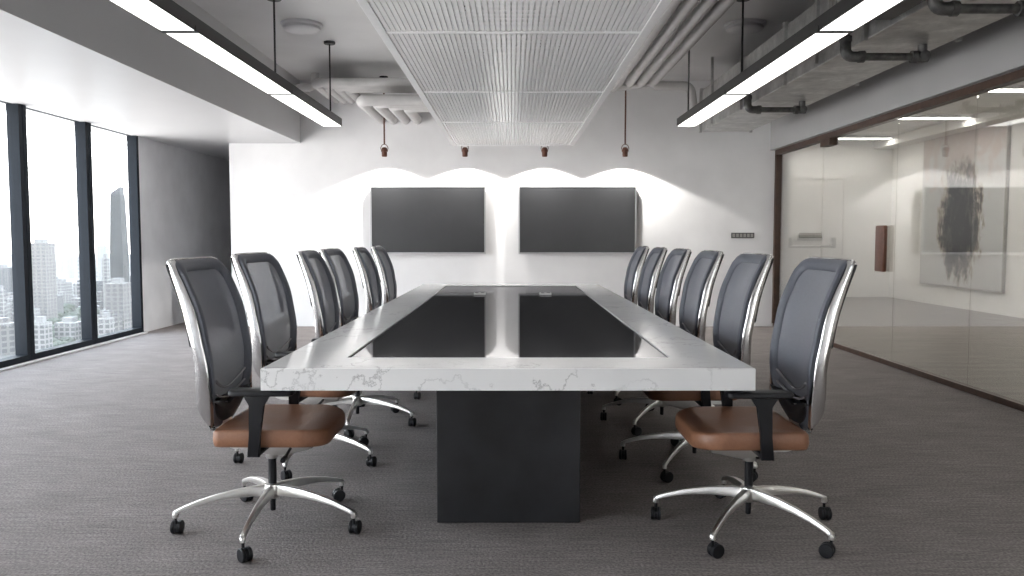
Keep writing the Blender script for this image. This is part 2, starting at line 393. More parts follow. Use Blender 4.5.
ed = MB().b2(5.36, 6.62, YE-.03, YE-.001, .005, 2.36, bev=.004).build('door_2', 'door'); struct(ed, 'white exit door with push bar seen through the glass', 'door')
t = MB(); t.b2(5.30, 5.355, YE-.04, YE-.001, 0, 2.42); t.b2(6.625, 6.68, YE-.04, YE-.001, 0, 2.42); t.b2(5.30, 6.68, YE-.04, YE-.001, 2.365, 2.42)
t.build('door_frame', 'door', ed)
pb = MB(); pb.tube([(5.54, YE-.12, 1.02), (6.42, YE-.12, 1.02)], .022, 12)
for x in (5.54, 6.42): pb.b2(x-.035, x+.035, YE-.14, YE-.028, .99, 1.2, bev=.006)
pb.build('push_bar', 'steel', ed)
MB().b2(5.72, 6.22, YE-.05, YE-.028, 1.14, 1.26, bev=.006).build('door_plate', 'steel', ed)

pt = thing('painting', 'large abstract painting with dark smeared figure behind the glass', 'painting', (XR-.03, 13.55, 1.72))
MB().box((0, 0, 0), (.045, 2.45, 2.70), bev=.004).build('canvas', 'painting', pt)
fb = MB()
for y in (-1.235, 1.235): fb.box((.004, y, 0), (.05, .02, 2.74))
for z in (-1.36, 1.36): fb.box((.004, 0, z), (.05, 2.49, .02))
fb.build('picture_frame', 'steel', pt)

where = {15.35: 'farthest from the camera', 12.75: 'second from the end wall', 10.35: 'nearest one visible'}
for i, y in enumerate((15.35, 12.75, 10.35, 7.6, 4.6, 1.6)):
    t = thing('ceiling_light', 'bright strip light on the ceiling behind the glass, ' + where.get(y, 'near the camera'), 'ceiling light', (5.38, y, ZR), group='strip lights behind the glass')
    f = MB(); f.b2(-1.82, 1.82, -.125, -.11, -.05, 0); f.b2(-1.82, 1.82, .11, .125, -.05, 0); f.b2(-1.82, -1.80, -.11, .11, -.05, 0); f.b2(1.80, 1.82, -.11, .11, -.05, 0)
    f.build('lamp_frame', 'rail', t)
    MB().b2(-1.80, 1.80, -.11, .11, -.045, -.004).build('diffuser', 'lamp2', t)

# ------------------------------------------------------------------ conference table
T0, T1, TX0, TX1, TZ, TB = 2.913, 8.261, -.924, .895, .72, .638
IX0, IX1, IY0, IY1 = -.660, .636, 3.182, 8.0
tb = thing('conference_table', 'long white marble conference table with black glass inlay and black plinth', 'table', (0, 0, 0))
m_ = MB(); bm = m_.bm
def rect(x0, x1, y0, y1, z): return [(x0, y0, z), (x1, y0, z), (x1, y1, z), (x0, y1, z)]
e = .003
lp = [rect(IX0, IX1, IY0, IY1, TB), rect(TX0, TX1, T0, T1, TB), rect(TX0, TX1, T0, T1, TZ-e), rect(TX0+e, TX1-e, T0+e, T1-e, TZ), rect(IX0, IX1, IY0, IY1, TZ), rect(IX0, IX1, IY0, IY1, TB)]
R = [[bm.verts.new(p) for p in l] for l in lp[:-1]]; R.append(R[0])
for i in range(5): m_.ring_faces(R[i], R[i+1])
m_.build('tabletop', 'marble', tb)
MB().b2(IX0+.0005, IX1-.0005, IY0+.0005, IY1-.0005, TB, TZ-.006).build('glass_inlay', 'blackglass', tb)
MB().b2(-.316, .286, 3.30, 7.85, 0, TB, bev=.004).build('pedestal', 'pedestal', tb)
for x, lab in ((-.275, 'white cable box on the table glass, nearer the windows'), (.285, 'white cable box on the table glass, nearer the glass partition')):
    t = thing('cable_box', lab, 'socket box', (x, 6.8, TZ-.006), group='cable boxes on the table')
    MB().box((0, 0, .008), (.10, .07, .016), bev=.003).build('housing', 'white_plastic', t)
    for dx in (-.025, .025): MB().box((dx, 0, .0165), (.03, .04, .002)).build('socket', 'black', t)

# ------------------------------------------------------------------ conference chair (faces +X), built once
REAR = [(.455, -.150), (.475, -.168), (.493, -.184), (.53, -.204), (.563, -.210), (.709, -.214), (.78, -.221), (.856, -.233), (.921, -.248), (1.02, -.279), (1.106, -.310)]
FRONT = [(.455, -.149), (.493, -.145), (.609, -.146), (.715, -.153), (.794, -.167), (.908, -.189), (1.007, -.226), (1.106, -.274)]
def xe(z): return interp([(.40, -.200), (.45, -.186), (.50, -.172), (.55, -.161), (.609, -.153), (.715, -.156), (.794, -.168), (.908, -.190), (1.007, -.227), (1.07, -.257), (1.115, -.284)], z)
def xs(y, z): return xe(z)-.030*(1-min(1, (y/.236)**2))*min(1, max(.15, (z-.42)/.16))
def outline(n=64):
    # closed outline (y,z): rounded top corners, body narrowing to a rounded foot
    zt, zb, r = 1.112, .43, .055
    side = []
    def hw(z):
        w0 = interp([(.43, .080), (.46, .140), (.50, .186), (.56, .216), (.64, .235), (.72, .244), (.95, .245), (1.05, .240), (1.112, .236)], z)
        if z > zt-r: w0 -= r-math.sqrt(max(0, r*r-(z-(zt-r))**2))
        return w0
    zs = [zb+(zt-zb)*i/28 for i in range(27)]+[zt-.018, zt-.008, zt-.002, zt]
    right = [(-hw(z), z) for z in zs]; top = [(-hw(zt)+2*hw(zt)*i/8, zt) for i in range(1, 8)]
    left = [(hw(z), z) for z in reversed(zs)]; bot = [(hw(zb)-2*hw(zb)*i/5, zb-.006*math.sin(PI*i/5)) for i in range(1, 5)]
    return right+top+left+bot
def inset(o, d):
    n = len(o); res = []
    for i in range(n):
        a = Vector(o[i-1]); b = Vector(o[(i+1) % n]); t = (b-a).normalized(); nn = Vector((t.y, -t.x))
        res.append(tuple(Vector(o[i])+nn*d))
    return res
def shrink(o, f, c=(0, .79)): return [(c[0]+(y-c[0])*f, c[1]+(z-c[1])*f) for y, z in o]
def make_chair():
    t = thing('conference_chair', '', 'chair')
    # backrest panel
    out = outline(); inn = [(y*(1-.048/.236), .785+(z-.785)*(1-.048/.34)) for y, z in out]
    L = lambda o, dx: [(xs(y, z)+dx, y, z) for y, z in o]
    def blend(a, b, f): return [((1-f)*p[0]+f*q[0], (1-f)*p[1]+f*q[1]) for p, q in zip(a, b)]
    rim = MB(); mid = blend(out, inn, .35); mid2 = blend(out, inn, .8)
    rim.loops([L(out, -.012), L(out, .0), L(mid, .008), L(mid2, .004), L(inn, -.006), L(inn, -.014), L(mid, -.018), L(out, -.012)], False, False)
    bmesh.ops.remove_doubles(rim.bm, verts=rim.bm.verts[:], dist=1e-6)
    rim.build('backrest_rim', 'rim', t, True, 60)
    pan = MB(); fs = [1, .86, .7, .52, .34, .16, .04]
    front = [L(shrink(inn, f, (0, .785)), -.008) for f in fs]
    pan.loops(front, False, True)
    pan.build('backrest_mesh', 'mesh', t, True, 60)
    lc = [p for p in blend(out, inn, .5)]
    cut = [(y, min(z, .560-.045*(1-min(1, abs(y)/.2))**1.5)) for y, z in lc]
    cov = MB(); cov.loops([L(cut, -.016), L(cut, .011), L(shrink(cut, .93, (0, .48)), .016), L(shrink(cut, .5, (0, .48)), .017), L(shrink(cut, .05, (0, .48)), .017)], True, True)
    cov.build('lower_cover', 'black', t, True, 50)
    # chrome side fins and thin top edge
    def fin(sgn):
        b = MB(); lps = []
        zz = [.455+(1.106-.455)*i/30 for i in range(31)]
        for z in zz:
            bow = .020*((z-.74)/.36)**2; yo = .256-bow; yi = yo-.030
            f = interp(FRONT, z)-.013-.006*max(0, (z-.7)/.4); r = interp(REAR, z)-.009*min(1, max(0, (z-.70)/.15)); c_ = min(.006, (f-r)*.3)
            lps.append([(x, sgn*y, z) for x, y in ((r, yi), (r, yo-c_), (r+c_*.3, yo-c_*.3), (r+c_, yo), (f-c_, yo), (f-c_*.3, yo-c_*.3), (f, yo-c_), (f, yi))])
        m = [tuple(p[:2])+(1.112,) for p in lps[-1]]; cx = sum(p[0] for p in m)/8; cy = sum(p[1] for p in m)/8
        lps.append([(cx+(x-cx)*.7, cy+(y-cy)*.75, z) for x, y, z in m])
        b.loops(lps); return b
    for sgn in (-1, 1):
        a, b = (.226, .256)
        fo = fin(sgn).build('side_rail', 'chrome', t, True, 50)
        tr = MB(); zz = [.78+(1.098-.78)*i/16 for i in range(17)]
        poly = [(interp(REAR, z)-.004, z) for z in zz]+[(interp(REAR, z)-.016, z) for z in reversed(zz)]
        tr.prism(poly, min(sgn*.212, sgn*.238), max(sgn*.212, sgn*.238), bev=.003).build('rear_trim', 'black', fo, True, 50)
    te = MB(); te.tube([(xs(y, 1.112)-.020 - (.012 if abs(y) > .2 else 0)*(abs(y)-.2)/.05, y, 1.114-.012*max(0, (abs(y)-.2)/.05)**2) for y in [-.232+.464*i/24 for i in range(25)]], .0045, 10)
    te.build('top_rail', 'chrome', t, True)
    # rear shell between the rails, and the lower bracket
    sp = MB(); rows = []
    for j in range(13):
        z = .462+(.735-.462)*j/12; rows.append([(-.186-.022*math.cos(y/.24*PI/2)-.02*max(0, (z-.66)/.08), y*min(1, .62+.38*(z-.46)/.1), z+(.0 if j < 8 else -.10*(y/.24)**2*(j-8)/5*-.5)) for y in [-.24+.48*i/16 for i in range(17)]])
    V = [[sp.bm.verts.new(p) for p in r] for r in rows]
    for j in range(12):
        for i in range(16): sp.bm.faces.new((V[j][i], V[j][i+1], V[j+1][i+1], V[j+1][i]))
    bmesh.ops.solidify(sp.bm, geom=sp.bm.faces[:], thickness=.008)
    sp.build('rear_shell', 'satin', t, True, 50)
    lb = MB()
    for z0, dz in ((.585, .05), (.545, .04)):
        lb.tube([(xs(y, z0+dz*(abs(y)/.17)**1.6)+.004, y, z0+dz*(abs(y)/.17)**1.6) for y in [-.17+.34*i/18 for i in range(19)]], .005, 8)
    lb.build('lumbar_support', 'lumbar', t, True)
    br = MB(); pth = arc_path([(-.195, 0, .52), (-.195, 0, .345), (.02, 0, .345)], .07, 8)
    rr = []
    for p in pth:
        rr.append(p)
    prof = MB()
    A = []
    for i, p in enumerate(rr):
        tt = (rr[min(i+1, len(rr)-1)]-rr[max(i-1, 0)]).normalized(); nn = Vector((-tt.z, 0, tt.x))
        A.append([p+nn*.012+Vector((0, -.05, 0)), p+nn*.012+Vector((0, .05, 0)), p-nn*.012+Vector((0, .05, 0)), p-nn*.012+Vector((0, -.05, 0))])
    prof.loops(A); prof.build('back_bracket', 'satin', t, True, 40)
    # seat cushion
    def seat_loop(ins, z):
        x0, x1, wy = -.160+ins,   .275-ins, .25-ins; rb = max(.02, .035-ins); rf = max(.03, .12-ins); pts = []
        for cx, cy, r, a0 in ((x1-rf, wy-rf, rf, 0), (x0+rb, wy-rb, rb, 90), (x0+rb, -wy+rb, rb, 180), (x1-rf, -wy+rf, rf, 270)):
            for k_ in range(9):
                a = math.radians(a0+90*k_/8); pts.append((cx+r*math.cos(a), cy+r*math.sin(a)))
        return [(x, y, z-.018*max(0, (x-.12)/.2)**2+.006*max(0, (abs(y)-.1)/.15)**2*(1 if z > .44 else 0)) for x, y in pts]
    st = MB(); st.loops([seat_loop(.014, .390), seat_loop(.004, .393), seat_loop(0, .402), seat_loop(-.002, .42), seat_loop(0, .444), seat_loop(.003, .450), seat_loop(.010, .4535), seat_loop(.03, .454), seat_loop(.09, .450), seat_loop(.16, .446), seat_loop(.185, .4445)])
    st.build('seat', 'leather', t, True, 70)
    # mechanism
    mc = MB(); mc.prism([(-.05, .392), (.20, .392), (.175, .338), (.05, .312), (-.03, .325)], -.085, .085, bev=.008)
    mo = mc.build('seat_mechanism', 'satin', t, True, 40)
    lv = MB(); lv.tube([(.10, -.08, .345), (.11, -.20, .338)], .006, 8).tube([(.11, -.19, .338), (.112, -.235, .337)], .010, 8); lv.build('lever', 'black', mo, True)
    # arms
    for sgn in (-1, 1):
        ar = MB(); yy = sorted((sgn*.262, sgn*.282))
        ar.prism([(-.012, .362), (.036, .362), (.040, .45), (.052, .565), (.075, .592), (.085, .604), (-.03, .604), (-.012, .592), (.004, .565), (-.002, .45)], yy[0], yy[1], bev=.004)
        ar.box((.012, sgn*.175, .374), (.05, .20, .018), bev=.004)
        ao = ar.build('armrest', 'black', t, True, 40)
        pd = MB(); n_ = []
        for z, ins in ((.602, .008), (.606, .001), (.618, 0), (.624, .004), (.626, .012)):
            lp_ = []
            for cx, cy, a0 in ((.150, .016, 0), (-.052, .016, 90), (-.052, -.016, 180), (.150, -.016, 270)):
                for k_ in range(6):
                    a = math.radians(a0+90*k_/5); r = .024-ins; lp_.append((cx+r*math.cos(a), sgn*.272+cy+r*math.sin(a), z))
            n_.append(lp_)
        pd.loops(n_).build('arm_pad', 'black', ao, True, 50)
    # column and star base
    gl = MB(); gl.lathe([(.024, .285), (.026, .29), (.026, .318), (.022, .33)], segs=20); gl.build('collar', 'satin', t, True)
    gl = MB(); gl.lathe([(.010, .062), (.0115, .066), (.0115, .12), (.017, .121), (.017, .287)], segs=20); gl.build('gas_lift', 'black', t, True)
    hb = MB(); hb.lathe([(.03, .118), (.036, .125), (.036, .160), (.032, .176), (.018, .178)], segs=24)
    for q in range(5):
        a = -PI/2+q*2*PI/5; ca, sa = math.cos(a), math.sin(a); rings = []
        for r, zt, dp, wd in ((.015, .174, .046, .034), (.08, .172, .040, .030), (.15, .164, .032, .027), (.22, .151, .026, .024), (.29, .133, .021, .022), (.345, .114, .018, .021), (.368, .105, .018, .021), (.384, .097, .020, .020), (.390, .085, .012, .015)):
            c = Vector((r*ca, r*sa, 0)); sd = Vector((-sa, ca, 0))
            rings.append([c+sd*(wd*fx)+Vector((0, 0, zt-dp*fz)) for fx, fz in ((-.5, 1), (-.5, .35), (-.36, .06), (0, 0), (.36, .06), (.5, .35), (.5, 1))])
        hb.loops(rings)
        hb.lathe([(.011, .070), (.011, .095)], (.378*ca, .378*sa, 0), segs=10)
    hb.build('star_base', 'satin', t, True, 45)
    for q in range(5):
        a = -PI/2+q*2*PI/5; c = Vector((.378*math.cos(a), .378*math.sin(a), 0)); yaw = a+.8+q*.9
        tr = Vector((math.cos(yaw), math.sin(yaw), 0)); ax = Vector((-tr.y, tr.x, 0)); ctr = c+tr*.014
        cs = MB(); cs.lathe([(.006, .040), (.006, .074)], tuple(c), segs=8)
        # hood
        hd = []
        for s_ in (-1, 1):
            hd.append([ctr+ax*(.006*s_)+Vector((0, 0, .0275))+(tr*math.cos(b_)+Vector((0, 0, 1))*math.sin(b_))*.0245 for b_ in [PI*2*i/18 for i in range(18)]])
        cs.loops(hd)
        co = cs.build('caster', 'black', t, True, 40)
        for s_ in (-1, 1):
            wl = MB(); rings = []
            for r, o_ in ((.014, .0065), (.0255, .0068), (.0275, .009), (.0275, .0175), (.0245, .0205), (.010, .0215)):
                rings.append([ctr+ax*(o_*s_)+Vector((0, 0, .0275))+(tr*math.cos(b_)+Vector((0, 0, 1))*math.sin(b_))*r for b_ in [PI*2*i/20 for i in range(20)]])
            wl.loops(rings).build('wheel', 'black', co, True, 40)
    return t

proto = make_chair()
ordn = ['nearest', 'second nearest', 'third nearest', 'fourth nearest', 'fifth nearest', 'farthest']
rows = [('on the window side', 0, [(-1.0, 3.285, 0), (-1.09, 4.27, -5), (-1.0, 5.12, 2), (-1.06, 6.0, -3), (-1.0, 6.85, 1), (-1.0, 7.74, 0)]),
        ('on the glass partition side', PI, [(.975, 3.24, 0), (.965, 4.17, 1), (.965, 5.09, 0), (.965, 5.98, 1), (.965, 6.86, 0), (.965, 7.73, 0)])]
first = True
for side, rz, spots in rows:
    for i, (x, y, d) in enumerate(spots):
        c = proto if first else copy_tree(proto); first = False
        c.location = (x, y, 0); c.rotation_euler = (0, 0, rz+math.radians(d))
        c['label'] = '%s mesh chair with tan seat %s of the table' % (ordn[i], side); c['group'] = 'mesh chairs around the conference table'

# ------------------------------------------------------------------ screens, switch
for x0, x1, lab in ((-1.888, -.350, 'dark wall screen on the left, nearer the windows'), (.087, 1.656, 'dark wall screen on the right, nearer the glass partition')):
    t = thing('wall_screen', lab, 'screen', ((x0+x1)/2, YB, 1.427), group='wall screens')
    w2 = (x1-x0)/2; h2 = .449
    MB().b2(-w2+.012, w2-.012, -.085, -.03, -h2+.012, h2-.012, bev=.004).build('housing', 'black', t)
    f = MB(); F_ = .018
    f.b2(-w2, -w2+F_, -.098, -.04, -h2, h2); f.b2(w2-F_, w2, -.098, -.04, -h2, h2)
    f.b2(-w2+F_, w2-F_, -.098, -.04, h2-F_*.8, h2); f.b2(-w2+F_, w2-F_, -.098, -.04, -h2, -h2+F_*1.3)
    f.build('bezel', 'tvframe', t)
    MB().b2(-w2+F_, w2-F_, -.094, -.086, -h2+F_*1.3, h2-F_*.8).build('display', 'screen', t)
    MB().b2(-.3, .3, -.03, -.001, -.25, .25).build('wall_bracket', 'black_metal', t)
t = thing('switch_panel', 'small dark grey switch panel on the white back wall beside the partition', 'switch', (3.10, YB, 1.228))
MB().b2(-.155, .155, -.014, -.001, -.036, .036, bev=.004).build('plate', 'grey_plastic', t)
for i in range(6):
    MB().box((-.122+.0488*i, -.016, 0), (.036, .006, .046), bev=.002).build('button', 'steel', t)

# ------------------------------------------------------------------ ceiling raft
RZ = 2.30; RX0, RX1 = -.725, .745; RY = [9.70, 7.77, 6.17, 4.40, 2.6, .8]
t = thing('ceiling_raft', 'suspended aluminium slat ceiling raft above the table', 'ceiling raft', (0, 0, RZ))
for xa, xb in ((RX0, RX0+.05), (RX1-.05, RX1)):
    MB().b2(xa, xb, RY[-1], RY[0], 0, .05, bev=.003).build('side_rail', 'rail', t)
for i, y in enumerate(RY):
    MB().b2(RX0+.05, RX1-.05, y-.028 if i else y-.028, y, -.001, .04, bev=.002).build('cross_rail', 'rail', t)
for a, b in zip(RY[1:], RY[:-1]):
    g = MB(); n = 49; wsl = (RX1-RX0-.10)/n
    for i in range(n):
        x = RX0+.05+wsl*(i+.5); g.b2(x-wsl*.37, x+wsl*.37, a, b-.028, .004, .016)
    yy = a+.06
    while yy < b-.05:
        g.b2(RX0+.05, RX1-.05, yy-.0015, yy+.0015, .0165, .030); yy += .075
    g.build('slat_panel', 'raft', t)
for y in (1.6, 5.2, 8.6):
    for x in (-.3, .3):
        MB().tube([(x, y, .03), (x, y, ZC-RZ - (.12 if 5.9 < y < 6.72 else 0))], .004, 6).build('hanger', 'black_metal', t)

# ------------------------------------------------------------------ linear lamps
for sgn, lab in ((-1, 'long black linear pendant lamp on the window side'), (1, 'long black linear pendant lamp on the glass partition side')):
    t = thing('linear_lamp', lab, 'lamp', (-1.942 if sgn < 0 else 1.885, 0, 2.40), group='linear pendant lamps')
    ya, yb = .48, 8.75; hw_ = .1025
    b = MB(); b.b2(-hw_, -hw_+.006, ya, yb, 0, .082); b.b2(hw_-.006, hw_, ya, yb, 0, .082); b.b2(-hw_+.006, hw_-.006, ya, yb, .062, .082)
    b.b2(-hw_+.006, hw_-.006, ya, ya+.006, 0, .062); b.b2(-hw_+.006, hw_-.006, yb-.006, yb, 0, .062)
    b.build('housing', 'black_metal', t)
    js = [.48, 2.62, 4.76, 6.80, 8.75]
    for a, c in zip(js[:-1], js[1:]):
        MB().b2(-hw_+.0062, hw_-.0062, a+.006, c-.006, .0005, .02).build('diffuser', 'lamp', t)
    for j in js[1:-1]:
        q = MB(); q.b2(-hw_-.003, hw_+.003, j-.025, j+.025, -.003, .0029); q.b2(-hw_-.004, -hw_, j-.025, j+.025, -.003, .03); q.b2(hw_, hw_+.004, j-.025, j+.025, -.003, .03)
        q.build('joint_bracket', 'black_metal', t)
    for y, zt in ((8.66, ZC), (6.66, 3.16), (4.6, ZC), (1.4, ZC)):
        rod = MB().tube([(0, y, .082), (0, y, zt-2.40)], .0085, 8).build('hanging_rod', 'black_metal', t, True)
        MB().lathe([(.055, zt-2.40-.028), (.06, zt-2.40-.024), (.06, zt-2.40-.001)], (0, y, 0), segs=20).build('ceiling_cup', 'black_metal', rod, True)

# ------------------------------------------------------------------ copper pendants over the screens
PY = 10.50
for i, (x, lab) in enumerate(((-1.66, 'copper brown pendant spot hanging by the looped pipes, leftmost of four'), (-.612, 'copper brown pendant spot below the left corner of the ceiling raft'), (.425, 'copper brown pendant spot below the right corner of the ceiling raft'), (1.472, 'copper brown pendant spot hanging right of the raft, rightmost of four'))):
    t = thing('pendant_spot', lab, 'pendant lamp', (x, PY, 2.25), group='copper pendants over the screens')
    MB().lathe([(.026, .05), (.030, 0), (.034, .004), (.036, .06), (.044, .064), (.045, .088), (.040, .094), (.030, .115), (.014, .122)], segs=24).build('lamp_body', 'copper', t, True)
    MB().lathe([(.0255, .045), (.0255, .049)], segs=20).build('lens', 'spotlens', t)
    r = MB(); r.tube([(.047*math.cos(a), 0, .105+.055*math.sin(a)) for a in [PI*1.06 - PI*1.12*k_/20 for k_ in range(21)]], .0045, 8)
    r.build('loop', 'copper', t, True)
    MB().tube([(0, 0, .155), (0, 0, ZC-2.25)], .0105, 8).build('cord', 'copper', t, True)
    MB().lathe([(.045, ZC-2.25-.03), (.055, ZC-2.25-.02), (.055, ZC-2.25-.001)], segs=20).build('ceiling_cup', 'black_metal', t, True)
    L = bpy.data.lights.new('pendant_beam', 'SPOT'); L.energy = 48; L.color = (1, .97, .92); L.spot_size = math.radians(136); L.spot_blend = .12; L.shadow_soft_size = .02
    lo = bpy.data.objects.new('pendant_beam', L); COL.objects.link(lo); lo.location = (0, 0, -.02); lo.parent = t

# ------------------------------------------------------------------ pipes, ducts, discs
names = ['outermost', 'second from outside', 'third from outside', 'innermost']
for i in range(4):      # upper bundle: along the room, across, then into the back wall
    xr = 1.255+.135*i; yc = 10.02-.115*(3-i) if False else 9.62+.125*(3-i)
    xl = -2.42+.115*(3-i)
    xl = -2.34+.105*(3-i); yc = 9.60+.125*(3-i)
    p = arc_path([(xr, .2, 3.03), (xr, yc, 3.03), (xl, yc, 3.03), (xl, YB-.001, 3.03)], .11, 8)
    o = MB().tube(p, .056, 16).build('conduit_pipe', 'pipe', None, True)
    tag(o, 'grey pipe under the ceiling right of the raft, %s of the long bundle' % ['leftmost', 'second from left', 'third from left', 'rightmost'][i], 'pipe', 'long pipes beside the raft')
for i in range(4):      # lower bundle: out of the ceiling above the raft, across, into the back wall
    xl = -1.74+.16*i; yc = 9.28+.15*i
    p = arc_path([(.45, yc, ZC-.001), (.45, yc, 2.77), (xl, yc, 2.77), (xl, YB-.001, 2.77)], .12, 8)
    o = MB().tube(p, .066, 16).build('conduit_pipe', 'pipe', None, True)
    tag(o, 'grey elbowed pipe entering the back wall left of the raft, %s of four' % ['leftmost', 'second from left', 'third from left', 'rightmost'][i], 'pipe', 'elbowed pipes left of the raft')
o = MB().tube(arc_path([(1.80, 10.45, ZC), (1.80, 10.45, 3.15), (2.30, 10.45, 3.15), (2.36, 10.45, 2.72), (2.36, YB-.001, 2.72)], .10, 8), .058, 16).build('bent_pipe', 'pipe', None, True)
tag(o, 'short grey pipe bending down behind the right linear lamp', 'pipe')
o = MB().tube(arc_path([(-2.5, 10.3, ZC), (-2.5, 10.3, 3.1), (-2.74, 10.3, 3.1), (-2.74, YB-.001, 3.1)], .1, 8), .05, 16).build('bent_pipe.001', 'pipe', None, True)
tag(o, 'short grey pipe stub high in the left corner above the linear lamp', 'pipe')

DX0, DX1, DZ0, DZ1 = 2.33, 2.92, 2.5, 3.0
t = thing('ventilation_duct', 'galvanised rectangular air duct hung along the right ceiling', 'duct', (0, 0, DZ0))
MB().b2(DX0, DX1, .5, 9.95, 0, DZ1-DZ0, bev=.006).build('duct_body', 'galv', t)
for y in (9.93, 8.2, 6.9, 5.35, 4.0, 2.5, 1.0):
    f = MB(); f.b2(DX0-.028, DX0, y-.02, y+.02, -.012, DZ1-DZ0+.02); f.b2(DX1, DX1+.028, y-.02, y+.02, -.012, DZ1-DZ0+.02); f.b2(DX0, DX1, y-.02, y+.02, DZ1-DZ0, DZ1-DZ0+.02)
    f.build('duct_flange', 'galv', t)
for y in (9.4, 6.2, 3.0):
    for x in (DX0-.012, DX1+.012):
        MB().b2(x-.012, x+.012, y-.02, y+.02, .02, ZC-DZ0-(.12 if 5.9 < y < 6.72 else 0)).build('duct_strap', 'galv', t)
t = thing('grille_box', 'dark louvred air box beside the duct above the right linear lamp', 'ventilation box', (2.07, 2.9, 2.46))
MB().b2(.012, .135, 0, 1.83, 0, .60, bev=.004).build('housing', 'black_metal', t)
MB().b2(.03, .225, 1.831, 2.45, .14, .60, bev=.004).build('outlet_box', 'black_metal', t)
f = MB(); f.b2(.008, .03, 1.831, 1.86, .14, .6); f.b2(.008, .03, 2.40, 2.45, .14, .6); f.b2(.008, .03, 1.86, 2.40, .14, .17); f.b2(.008, .03, 1.86, 2.40, .57, .6); f.build('grille_frame', 'steel', t)
for i in range(9): MB().box((.018, 1.89+i*.06, .37), (.014, .018, .40), rz=.5).build('louvre', 'steel', t)
for x in (.04, .11):
    for y in (.2, 1.7): MB().tube([(x, y, .6), (x, y, ZC-2.46)], .006, 6).build('hanger', 'black_metal', t)
for i, (y, lab) in enumerate(((7.75, 'threaded pipe under the duct, farthest of three'), (5.5, 'threaded pipe under the duct, middle of three'), (4.36, 'threaded pipe under the duct, nearest of three'))):
    t = thing('sprinkler_pipe', lab, 'pipe', (0, y, 2.42), group='threaded pipes under the duct')
    MB().tube(arc_path([(2.335, 0, .24), (2.255, 0, .24), (2.255, 0, 0), (2.80, 0, 0)], .05, 6), .026, 14).build('pipe_run', 'oldpipe', t, True)
    e_ = MB(); e_.tube(arc_path([(2.255, 0, .12), (2.255, 0, 0), (2.36, 0, 0)], .05, 6), .036, 14); e_.tube([(2.345, 0, 0), (2.38, 0, 0)], .041, 14); e_.tube([(2.255, 0, .10), (2.255, 0, .135)], .041, 14)
    e_.build('elbow', 'oldpipe', t, True)
    e_ = MB(); e_.tube([(2.70, 0, 0), (2.735, 0, 0)], .041, 14); e_.tube([(2.735, 0, 0), (2.81, 0, 0)], .036, 14); e_.tube([(2.775, -.05, 0), (2.775, .005, 0)], .034, 14); e_.tube([(2.775, 0, .01), (2.775, 0, .08)], .03, 14)
    e_.build('end_tee', 'oldpipe', t, True)

for x, lab in ((-2.05, 'round white ceiling speaker left of the raft'), (2.27, 'round white ceiling speaker right of the raft by the duct')):
    t = thing('ceiling_speaker', lab, 'ceiling speaker', (x, 7.95, ZC), group='round ceiling speakers')
    t.location.x = x
    MB().lathe([(.19, -.03), (.20, -.024), (.20, 0)], segs=40).build('mount_ring', 'soffit', t, True)
    MB().lathe([(.10, -.075), (.16, -.068), (.178, -.055), (.178, -.03)], segs=40).build('cover', 'soffit', t, True)

# ------------------------------------------------------------------ the city outside
random.seed(7)
GZ = -85.0
struct(MB().b2(-4200, 400, 120, 4200, GZ-1, GZ).build('floor.002', 'cityground'), 'hazy city ground far below the windows', 'ground')
def px(x, y, D):       # direction through the windows: a spot at forward distance D
    th = math.atan(50.5/800); u = x-512; v = y-288
    fy = 800*math.cos(th)-v*math.sin(th); fz = -v*math.cos(th)-800*math.sin(th)
    return u*D/fy, 1.2+fz*D/fy
def tower(name, x0, x1, ytop, D, m, label, taper=0, crown=None, group=None):
    X0, Zt = px(x0, ytop, D); X1, _ = px(x1, ytop, D); wd = X1-X0; h = Zt-GZ
    t = thing(name, label, 'building', ((X0+X1)/2, D, GZ), group=group)
    b = MB(); a = wd/2
    def sq(f, z): return [(-a*f, -a*f, z), (a*f, -a*f, z), (a*f, a*f, z), (-a*f, a*f, z)]
    b.loops([sq(1+taper, 0), sq(1+taper, h*.55), sq(1, h)]).build('tower_block', m, t)
    if crown == 'slant':
        b = MB(); b.loops([[(-a*.95, -a*.9, h), (a*.9, -a*.9, h), (a*.9, a*.9, h), (-a*.95, a*.9, h)], [(-a*.95, -a*.9, h+2), (a*.9, -a*.9, h+9), (a*.9, a*.9, h+9), (-a*.95, a*.9, h+2)]]).build('crown', 'f_grey', t)
    elif crown == 'spire':
        MB().lathe([(a*.6, h), (a*.5, h+12), (a*.12, h+25), (.4, h+45)], segs=8).build('spire', 'f_grey', t)
    else:
        MB().box((0, 0, h+2), (wd*.5, wd*.5, 4)).build('roof_plant', 'roofgrey', t)
    return t
tower('skyscraper', 112.5, 122.5, 195, 900, 'f_dark', 'dark glass skyscraper, tallest tower seen through the window by the grey wall', .28, 'slant')
tower('apartment_tower', 32, 50, 243, 760, 'f_beige', 'beige apartment tower between the first two window posts', 0)
tower('apartment_tower.001', 103, 108, 258, 800, 'f_white', 'slim white tower left of the dark skyscraper')
tower('apartment_tower.002', 109, 127, 283, 640, 'f_beige', 'wide beige apartment block in front of the dark skyscraper')
tower('apartment_tower.003', 101, 112, 318, 560, 'f_white', 'low white block at the foot of the dark skyscraper')
tower('apartment_tower.004', -6, 9, 268, 900, 'f_grey', 'grey tower in the leftmost window')
tower('apartment_tower.005', -1, 4, 290, 700, 'f_white', 'white tower low in the leftmost window')
tower('apartment_tower.006', 70, 77, 258, 1700, 'f_grey', 'faint spired tower in the haze', 0, 'spire')
tower('apartment_tower.007', 54, 66, 262, 1900, 'f_grey', 'faint broad tower in the haze beside the beige tower')
tower('apartment_tower.008', 99, 107, 246, 1560, 'f_grey', 'faint grey tower in the haze left of the skyscraper')
